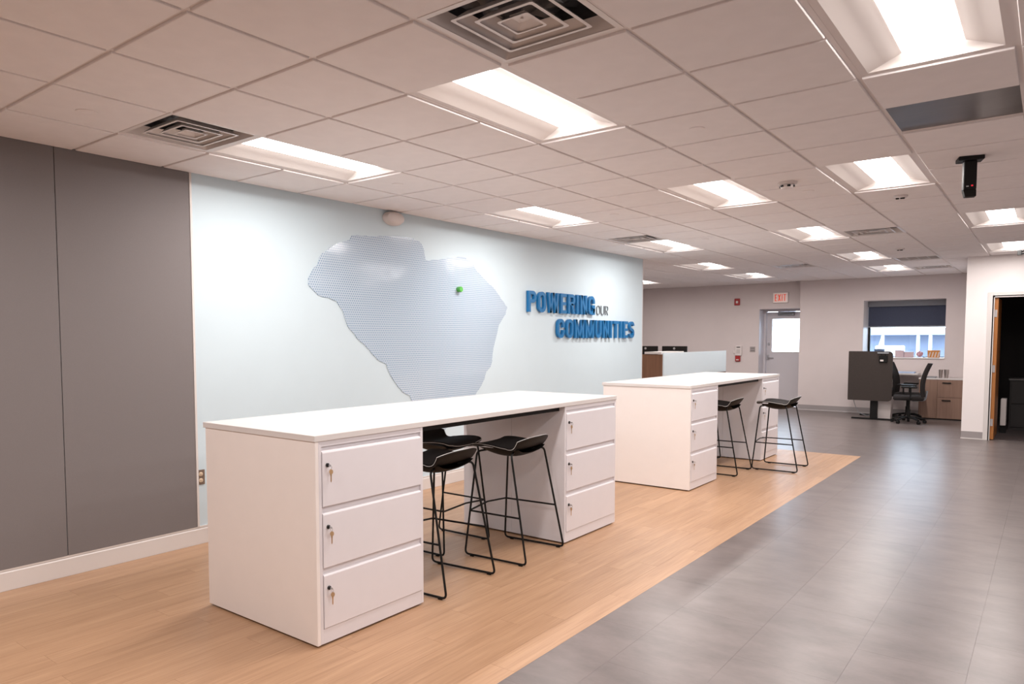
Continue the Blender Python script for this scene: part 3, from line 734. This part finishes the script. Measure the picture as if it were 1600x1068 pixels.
# ------------------------------------------------------------------ bar stools
def seat_pt(u, v, off=0.0):
    """u 0 front..1 back top; v -1..1 across; off = height along the local normal"""
    prof = [(-.245, .778), (-.225, .795), (-.15, .800), (-.05, .793), (.03, .782), (.08, .781), (.125, .798), (.165, .838), (.195, .874)]
    f = u*(len(prof)-1); i = min(int(f), len(prof)-2); q = f-i
    def cr(a, b_, c, d, t): return .5*((2*b_)+(-a+c)*t+(2*a-5*b_+4*c-d)*t*t+(-a+3*b_-3*c+d)*t**3)
    p = [prof[max(i-1, 0)], prof[i], prof[i+1], prof[min(i+2, len(prof)-1)]]
    x = cr(p[0][0], p[1][0], p[2][0], p[3][0], q); z = cr(p[0][1], p[1][1], p[2][1], p[3][1], q)
    f2 = min(f+.01, len(prof)-1.0); dxz = None
    back = max(0, (u-.55)/.45)
    wid = .205+.03*math.sin(PI*min(u*1.25, 1))+.012*back-(.05*max(0, (.12-u)/.12)**2)
    y = v*wid
    x -= .055*back**1.2*abs(v)**2.4
    z += .014*abs(v)**3*(1-back) - .028*back*abs(v)**3
    n = Vector((-back, 0, 1-back*.6)).normalized()
    return Vector((x, y, z)) + n*off
def make_stool(label, loc, rz):
    t = thing('bar_stool', label, 'stool', loc, rz, 'black bar stools')
    NU, NV = 28, 18
    def sheet(off0, off1, v1=1, u0=0, u1=1):
        b = new(); gr = []
        for off in (off0, off1):
            gr.append([[b.verts.new(seat_pt(u0+(u1-u0)*i/NU, v1*(2*j/NV-1), off)) for j in range(NV+1)] for i in range(NU+1)])
        A, B = gr
        for i in range(NU):
            for j in range(NV):
                b.faces.new((A[i][j], A[i][j+1], A[i+1][j+1], A[i+1][j])); b.faces.new((B[i][j], B[i+1][j], B[i+1][j+1], B[i][j+1]))
        for i in range(NU):
            for j in (0, NV): b.faces.new((A[i][j], A[i+1][j], B[i+1][j], B[i][j]))
        for j in range(NV):
            for i in (0, NU): b.faces.new((A[i][j], A[i][j+1], B[i][j+1], B[i][j]))
        return b
    obj('seat_shell', sheet(-.010, .0), M_plastic, t, True)
    obj('seat_pad', sheet(.0002, .009, .955, .02, .97), M_fabric, t, True)
    loop = [seat_pt(i/40, -1, .0) for i in range(41)] + [seat_pt(1, -1+2*j/20, .0) for j in range(1, 21)] + [seat_pt(1-i/40, 1, .0) for i in range(1, 41)] + [seat_pt(0, 1-2*j/20, .0) for j in range(1, 20)]
    b = new(); tube(b, loop, .0022, 6, True); obj('edge_piping', b, M_pipe, t, True)
    b = new(); n = 10; rows = []          # moulded tray under the seat
    for i in range(n+1):
        x = -.19+.33*i/n; row = []
        for j in range(13):
            v = 2*j/12-1; dpt = .072*(1-abs(v)**3.2)*(math.sin(PI*min(1, (i+.6)/(n+1.2)))**.45)
            row.append(b.verts.new((x, v*.190, min(.787, .786+(.02 if x > .1 else 0))-dpt)))
        rows.append(row)
    for i in range(n):
        for j in range(12): b.faces.new((rows[i][j], rows[i][j+1], rows[i+1][j+1], rows[i+1][j]))
    obj('under_tray', b, M_plastic, t, True)
    for s in (-1, 1):                     # one bent rod: seat - front leg - floor runner - rear leg - seat
        b = new(); r = .0074
        path = rounded([(-.17, s*.10, .757), (-.195, s*.215, .757), (-.262, s*.275, .012), (.252, s*.278, .012), (.105, s*.235, .757), (.06, s*.12, .757)], .035, 5)
        tube(b, path, r, 8); obj('sled_leg', b, M_black, t, True)
        for x in (-.20, .205):
            b = new(); lathe(b, [(.009, 0), (.009, .014)], 10, Matrix.Translation((x, s*.277, 0)) @ Matrix.Scale(2.0, 4, (1, 0, 0))); obj('floor_glide', b, M_black, t)
    zf = .325; fa = (.757-zf)/(.757-.012); xf = -.195+(-.262+.195)*fa; yf = .215+.06*fa; xr = .105+(.252-.105)*fa; yr = .235+.043*fa
    b = new(); tube(b, rounded([(xr, -yr, zf), (xf-.005, -yf, zf), (xf-.012, 0, zf+.018), (xf-.005, yf, zf), (xr, yr, zf)], .02, 4), .0066, 8); obj('footrest', b, M_black, t, True)
    return t
s1 = make_stool('black low-back stool at the front desk, nearest, beside the near drawer cabinet', (-3.035, 3.49, 0), R(5))
dup(s1, 'black low-back stool at the front desk, against the far drawer cabinet', (-3.018, 4.325, 0), R(4))
dup(s1, 'black stool on the wall side of the front desk, facing the other way', (-3.60, 4.155, 0), R(180+1))
dup(s1, 'black low-back stool at the rear desk, half hidden by its near cabinet', (-2.965, 8.515, 0), R(2))
dup(s1, 'black low-back stool pulled out from the rear desk, farthest right', (-2.492, 9.15, 0), R(2))
dup(s1, 'black stool on the wall side of the rear desk, mostly hidden', (-3.56, 9.10, 0), R(180))

# ------------------------------------------------------------------ far left: reception counter, alarm devices
t = thing('reception_counter', 'walnut reception counter with frosted glass front behind the rear desk', 'counter', (0, 0, 0))
bx('end_panel', (-5.95, -5.27, 12.03, 12.07, 0, 1.285), M_walnut, t)
bx('front_panel', (-5.31, -5.27, 12.07, 15.2, 0, .90), M_walnut, t)
bx('inner_desktop', (-6.3, -5.31, 12.07, 15.2, .72, .75), M_top, t)
bx('frosted_glass_panel', (-5.27, -5.255, 12.02, 15.17, .88, 1.312), M_frost, t, bev=.001)
bx('transaction_top', (-5.60, -5.285, 12.0, 13.0, 1.29, 1.33), M_trim, t, bev=.003)
bx('glass_end_post', (-5.30, -5.27, 15.15, 15.2, 0, .90), M_walnut, t)
for l, x, y in (('black monitor seen from behind on the reception desk, with round silver badge', -5.55, 13.2), ('second black monitor on the reception desk beside blue wall end', -6.13, 13.2)):
    t = thing('computer_monitor', l, 'monitor', (x, y, .751), 0, 'reception monitors')
    bx('screen_housing', (-.245, .245, -.02, .02, .31, .67), M_plastic, t, bev=.006)
    b = new(); lathe(b, [(.022, 0), (.022, .003), (.015, .004)], 18, Matrix.Translation((0, -.021, .625)) @ Matrix.Rotation(R(90), 4, 'X')); obj('badge', b, M_chrome, t)
    bx('stand', (-.03, .03, .0, .03, .01, .45), M_plastic, t); bx('stand_foot', (-.12, .12, -.09, .1, 0, .012), M_plastic, t)
# exit sign
t = thing('exit_sign', 'white EXIT sign with red letters above the far door', 'sign', (-4.745, YF, 2.352))
bx('housing', (-.165, .165, -.045, 0, 0, .235), M_white, t, bev=.006)
bx('sign_face', (-.15, .15, -.047, -.045, .012, .223), mat('exit_sign_face', (.8, .66, .62), .5, emit=(1, .8, .74), es=.12), t)
x = -.118
for ch, w_ in (('E', .048), ('X', .062), ('I', .018), ('T', .056)):
    b = new(); P = glyph(ch, w_, .15, .017)
    for poly in P: prism(b, [(p[0], p[1]) for p in poly], 1, -.050, -.047)
    obj('letter', b, M_exitred, t, loc=(x, 0, .042)); x += w_+.018
t = thing('fire_strobe', 'red fire alarm strobe high on the far grey wall', 'alarm', (-5.705, YF, 2.33))
bx('red_plate', (-.062, .062, -.03, 0, 0, .155), M_red, t, bev=.006); bx('strobe_lens', (-.02, .028, -.055, -.03, .045, .10), M_white, t, bev=.006)
t = thing('alarm_panel', 'white wall keypad left of the exit door', 'panel', (-5.655, YF, 1.165))
bx('housing', (-.075, .075, -.04, 0, 0, .23), M_white, t, bev=.006); bx('display', (-.035, .045, -.043, -.04, .185, .205), M_black, t); bx('keypad', (-.04, .045, -.043, -.04, .05, .15), mat('keypad_grey', (.55, .5, .48), .5), t)
bx('side_button', (-.115, -.075, -.03, 0, .05, .11), M_white, t, bev=.003)
t = thing('fire_pull_station', 'small red fire pull station under the white keypad', 'alarm', (-5.665, YF, 1.03))
bx('red_box', (-.055, .055, -.045, 0, 0, .13), M_red, t, bev=.005); bx('pull_handle', (-.03, .03, -.055, -.045, .025, .05), M_white, t, bev=.003)
t = thing('light_switch', 'grey double light switch plate between keypad and exit door', 'switch', (-5.34, YF, 1.25))
bx('cover_plate', (-.06, .06, -.008, 0, 0, .125), mat('grey_switch_plate', (.36, .32, .31), .5), t, bev=.002)
for z in (.025, .078): bx('rocker', (-.045, .045, -.014, -.008, z, z+.022), mat('rocker_grey', (.22, .2, .2), .5), t, bev=.002)

# ------------------------------------------------------------------ far right: standing desk, chairs, cabinet
t = thing('standing_desk', 'sit-stand desk behind a dark taupe privacy screen', 'desk', (0, 0, 0))
def rrect(x0, x1, z0, z1, r, corners):
    out = []
    for (cx, cz, a0, on) in ((x1, z1, 0, 'tr' in corners), (x0, z1, 90, 'tl' in corners), (x0, z0, 180, 'bl' in corners), (x1, z0, 270, 'br' in corners)):
        q = r if on else .012
        sx = 1 if cx == x1 else -1; sz = 1 if cz == z1 else -1
        for k in range(6):
            an = R(a0+18*k); out.append((cx-sx*q+q*math.cos(an), cz-sz*q+q*math.sin(an)))
    return out
b = new(); prism(b, rrect(-3.04, -2.295, .372, 1.312, .07, ('tr', 'br')), 1, 15.58, 15.61); obj('privacy_screen', b, M_taupe, t, True)
b = new(); prism(b, [(-3.0, 15.62), (-2.45, 15.62), (-2.45, 16.42), (-2.0, 16.42), (-2.0, 16.92), (-3.0, 16.92)], 2, .845, .872, bev=.003); obj('desktop', b, M_top, t)
bx('leg_column', (-2.67, -2.55, 15.70, 15.78, .03, .84), M_black, t, bev=.004)
bx('leg_column', (-2.67, -2.55, 16.5, 16.58, .03, .84), M_black, t, bev=.004)
bx('foot', (-2.99, -2.22, 15.70, 15.77, 0, .028), M_black, t, bev=.004)
bx('foot', (-2.99, -2.22, 16.5, 16.57, 0, .028), M_black, t, bev=.004)
b = new(); tube(b, rounded([(-2.95, 15.75, .84), (-2.98, 15.75, .40), (-2.90, 15.78, .12), (-2.72, 15.78, .06), (-2.66, 15.75, .1)], .1, 6), .006); obj('power_cable', b, M_shadebox, t, True)
t = thing('hanging_pouch', 'black pouch with pale tag clipped on the taupe screen corner', 'pouch', (-2.445, 15.58, 1.10))
bx('clip', (-.105, .085, -.03, -.0005, .165, .195), M_shadebox, t, bev=.006); bx('pouch', (-.075, .065, -.022, -.002, 0, .13), M_black, t, bev=.006); bx('tag', (-.055, .0, -.025, -.022, .025, .055), M_white, t)
bx('strap', (-.05, -.03, -.01, -.002, .12, .17), M_black, t); bx('strap', (.02, .04, -.01, -.002, .12, .17), M_black, t)
t = thing('waste_bin', 'white waste bin under the corner of the taupe screen', 'bin', (-2.45, 15.93, 0))
b = new(); o0 = [(-.115, -.12), (.115, -.12), (.115, .12), (-.115, .12)]
vs = [[b.verts.new((x*k, y*k, z)) for x, y in o0] for k, z in ((.88, .0), (1.08, .42), (1.14, .42), (1.14, .44), (1.02, .44), (.84, .012))]
for A, B in zip(vs, vs[1:]):
    for k in range(4): b.faces.new((A[k], A[(k+1) % 4], B[(k+1) % 4], B[k]))
b.faces.new(vs[0][::-1]); b.faces.new(vs[-1])
obj('bin_body', b, M_white, t); t.location.z = 0
def office_chair(label, loc, rz):
    t = thing('office_chair', label, 'office chair', loc, rz, 'black office chairs')
    b = new(); n = 8; g = []
    for off in (0, .025):
        g.append([[b.verts.new((.23+.10*(i/n)-.05*math.sin(PI*i/n)+off-.05*(abs(2*j/8-1)**2), (2*j/8-1)*(.235-.05*(i/n)**2), .50+.60*i/n)) for j in range(9)] for i in range(n+1)])
    A, B = g
    for i in range(n):
        for j in range(8): b.faces.new((A[i][j], A[i][j+1], A[i+1][j+1], A[i+1][j])); b.faces.new((B[i][j], B[i+1][j], B[i+1][j+1], B[i][j+1]))
        for j in (0, 8): b.faces.new((A[i][j], A[i+1][j], B[i+1][j], B[i][j]))
    for j in range(8):
        for i in (0, n): b.faces.new((A[i][j], A[i][j+1], B[i][j+1], B[i][j]))
    obj('backrest', b, M_fabric, t, True)
    b = new(); box(b, -.25, .23, -.245, .245, .43, .51, bev=.03, seg=3); obj('seat', b, M_fabric, t, True)
    for s in (-1, 1):
        b = new(); tube(b, rounded([(.0, s*.24, .44), (.02, s*.30, .46), (.02, s*.30, .66)], .03), .014); obj('arm_post', b, M_black, t, True)
        b = new(); box(b, -.13, .12, s*.30-.04, s*.30+.04, .66, .69, bev=.012, seg=2); obj('armrest', b, M_plastic, t, True)
    b = new(); tube(b, rounded([(.05, 0, .42), (.25, 0, .43), (.275, 0, .60)], .05), .02); obj('back_support', b, M_shadebox, t, True)
    b = new(); lathe(b, [(.03, .09), (.03, .25), (.02, .25), (.02, .43)], 14); obj('gas_column', b, M_black, t, True)
    for k in range(5):
        a = k*2*PI/5+.3; b = new(); tube(b, [(0, 0, .11), (.15*math.cos(a), .15*math.sin(a), .10), (.27*math.cos(a), .27*math.sin(a), .07)], .018); obj('base_arm', b, M_black, t, True)
        b = new(); lathe(b, [(.028, -.022), (.030, -.018), (.030, .018), (.028, .022)], 14, Matrix.Translation((.27*math.cos(a), .27*math.sin(a), .030)) @ Matrix.Rotation(a, 4, 'Z') @ Matrix.Rotation(R(90), 4, 'X')); obj('caster', b, M_black, t, True)
    return t
oc = office_chair('black mesh office chair beside the oak cabinet, back leaning right', (-2.0, 15.46, 0), R(8))
dup(oc, 'black office chair behind the desk, mostly hidden by the taupe screen', (-2.12, 16.19, 0), R(178))
t = thing('oak_drawer_cabinet', 'low oak two-drawer cabinet with a pale top under the window', 'cabinet', (-1.97, 16.45, 0))
W_ = X3+1.97-.03+.0
bx('carcass', (0, W_-.0, .02, .48, .02, .765), M_oak, t); bx('plinth', (.02, W_-.02, .04, .46, 0, .02), M_black, t); bx('cabinet_top', (-.01, W_, 0, .50, .765, .79), M_top, t, bev=.002)
bx('side_filler', (.002, .30, .004, .02, .025, .76), M_oak, t)
for z0_, z1_ in ((.025, .425), (.43, .76)):
    d = bx('drawer_front', (.305, W_-.003, .0, .02, z0_, z1_), M_oak, t, bev=.001)
    bx('handle', (.38, .52, -.018, 0, z1_-.065, z1_-.045), M_black, d, bev=.002)
b = new(); lathe(b, [(.030, 0), (.042, .12), (.044, .165), (.036, .165), (.03, .01)], 20)
tag(obj('steel_tumbler', b, M_steelcup, None, True, loc=(-1.545, 16.60, .7905)), 'steel tumbler standing on the oak cabinet, right one', 'cup', 'tumblers on the oak cabinet')
b = new(); lathe(b, [(.027, 0), (.036, .14), (.038, .16), (.03, .16), (.026, .01)], 20)
tag(obj('steel_tumbler', b, M_steelcup, None, True, loc=(-1.64, 16.64, .7905)), 'slimmer steel tumbler on the oak cabinet, left one', 'cup', 'tumblers on the oak cabinet')
b = new(); box(b, -1.93, -1.72, 16.60, 16.85, .7905, .812, bev=.003); tube(b, rounded([(-1.73, 16.55, .80), (-1.68, 16.50, .82), (-1.63, 16.54, .797)], .04), .004)
tag(obj('closed_laptop', b, M_shadebox), 'flat grey closed laptop with cable on the oak cabinet', 'laptop')
tag(bx('paper_stack', (-2.36, -2.06, 16.46, 16.72, .8725, .90), M_bluepaper, None, bev=.002), 'pale blue papers stacked on the standing desk edge', 'papers')
# sill items
def carton(name, label, x0, x1, z1, mt, cat, y=.36, lidm=None):
    x0, x1 = x0*1.021, x1*1.021
    t = thing(name, label, cat, ((x0+x1)/2, YF2+y, WNZ0+.018)); hw = (x1-x0)/2
    bx('box_body', (-hw, hw, -.05, .05, 0, z1*.8), mt, t, bev=.003); bx('box_lid', (-hw-.003, hw+.003, -.053, .053, z1*.8, z1), lidm or mt, t, bev=.003)
    return t
carton('blue_carton', 'grey blue box on the window sill behind the taupe screen', -2.83, -2.66, .165, M_bluepaper if False else mat('slate_blue_card', (.10, .15, .25), .6), 'box')
carton('pink_carton', 'pale pink box on the window sill, left of the shorter one', -2.46, -2.31, .14, M_pink, 'box')
carton('pink_carton', 'shorter pale pink box on the window sill, right of the taller one', -2.30, -2.14, .11, M_pink, 'box')
b = new(); bmesh.ops.create_icosphere(b, subdivisions=1, radius=.07); 
for v in b.verts: v.co.z = v.co.z*.95+.066
tag(obj('faceted_ornament', b, mat('rose_glass', (.55, .30, .36), .3), None, loc=(-2.08, YF2+.36, WNZ0+.019)), 'rose faceted ball ornament on the window sill', 'ornament')
t = carton('gift_box', 'orange and white patterned gift box at right end of the sill', -1.90, -1.70, .145, M_orange, 'box')
for k in range(4):
    b = new(); x = -.085+.05*k; prism(b, [(x, .01), (x+.018, .01), (x+.04, .11), (x+.022, .11)], 1, -.056, -.0505); obj('white_stripe', b, M_white, t)
tag(bx('sill_tray', (-2.0, -1.955, YF2+.15, YF2+.34, WNZ0+.0185, WNZ0+.028), M_black), 'flat black tray on the sill beside the gift box', 'tray')

# dark office furniture
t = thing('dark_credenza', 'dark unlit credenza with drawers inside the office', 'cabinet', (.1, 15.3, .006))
bx('carcass', (-.62, 1.6, .02, .6, 0, .84), M_dark, t); bx('counter_edge', (-.64, 1.62, 0, .62, .84, .865), mat('gloom_toned_counter_edge', (.14, .13, .13), .5), t)  # light edge strip darkened in its colour to suit the unlit room
for x in (-.6, -.05, .5):
    for z in (.05, .45): bx('drawer_front', (x, x+.53, .0, .02, z, z+.37), M_dark, t, bev=.002)
t = thing('wall_heater', 'white upright heater panel just inside the office door', 'heater', (-.585, 14.75, .006))
bx('heater_body', (-.028, .05, -.05, .20, .12, .56), M_white, t, bev=.008); bx('heater_feet', (-.028, .05, -.02, .02, 0, .12), M_black, t)
t = thing('ceiling_bracket', 'black twin-rod bracket under the ceiling at the right photo edge', 'bracket', (-.385, 12.8, 2.755))
b = new(); box(b, .16, .34, -.03, .03, -.02, .050, bev=.003); obj('back_plate', b, M_black, t)
b = new(); tube(b, [(.0, -.05, .0), (.20, -.03, .05)], .012); tube(b, [(.0, -.05, -.03), (.20, -.03, .0)], .012); obj('twin_rods', b, M_black, t, True)
bx('end_block', (-.03, .02, -.075, -.03, -.05, .02), M_black, t, bev=.004)

# ------------------------------------------------------------------ outside
b = new(); box(b, -60, 40, YF2+.95, 90, -.4, -.3); struct('ground_outside', b, M_concrete)
t = thing('outside_building', 'pale blue shed front with white posts seen through the window', 'building', (0, 25, -.3))
bx('siding_wall', (-4.5, 8, 0, 4, 0, 1.95), M_ext, t); bx('roof_fascia', (-4.7, 8.2, -.5, 4, 1.95, 2.15), mat('pale_fascia', (.22, .25, .33), .6), t)
for x in (-4.3, -3.9, -3.0, -2.7, -2.1, -1.2): bx('post', (x-.04, x+.04, -.45, -.37, 0, 1.95), M_extw, t)
b = new(); prism(b, [(-4.3, .6), (-4.24, .6), (-3.86, 1.95), (-3.92, 1.95)], 1, -.44, -.38); obj('diagonal_brace', b, M_extw, t)
t = thing('white_truck', 'blurred white box truck parked outside the far window', 'truck', (-3.40, 23.4, -.3))
bx('cargo_box', (-.45, .2, -.3, .3, .75, 1.65), M_extw, t, bev=.03); bx('cab', (.2, .5, -.3, .3, .75, 1.35), M_extw, t, bev=.04); bx('windscreen', (.3, .505, -.25, .25, 1.05, 1.25), M_ext, t)
bx('chassis', (-.45, .5, -.25, .25, .35, .75), M_ext, t)
for x in (-.3, .3):
    for y in (-.3, .22):
        b = new(); lathe(b, [(.18, 0), (.18, .08), (.1, .09)], 20, Matrix.Translation((x, y+.08, .18)) @ Matrix.Rotation(R(90), 4, 'X')); obj('wheel', b, M_black, t)
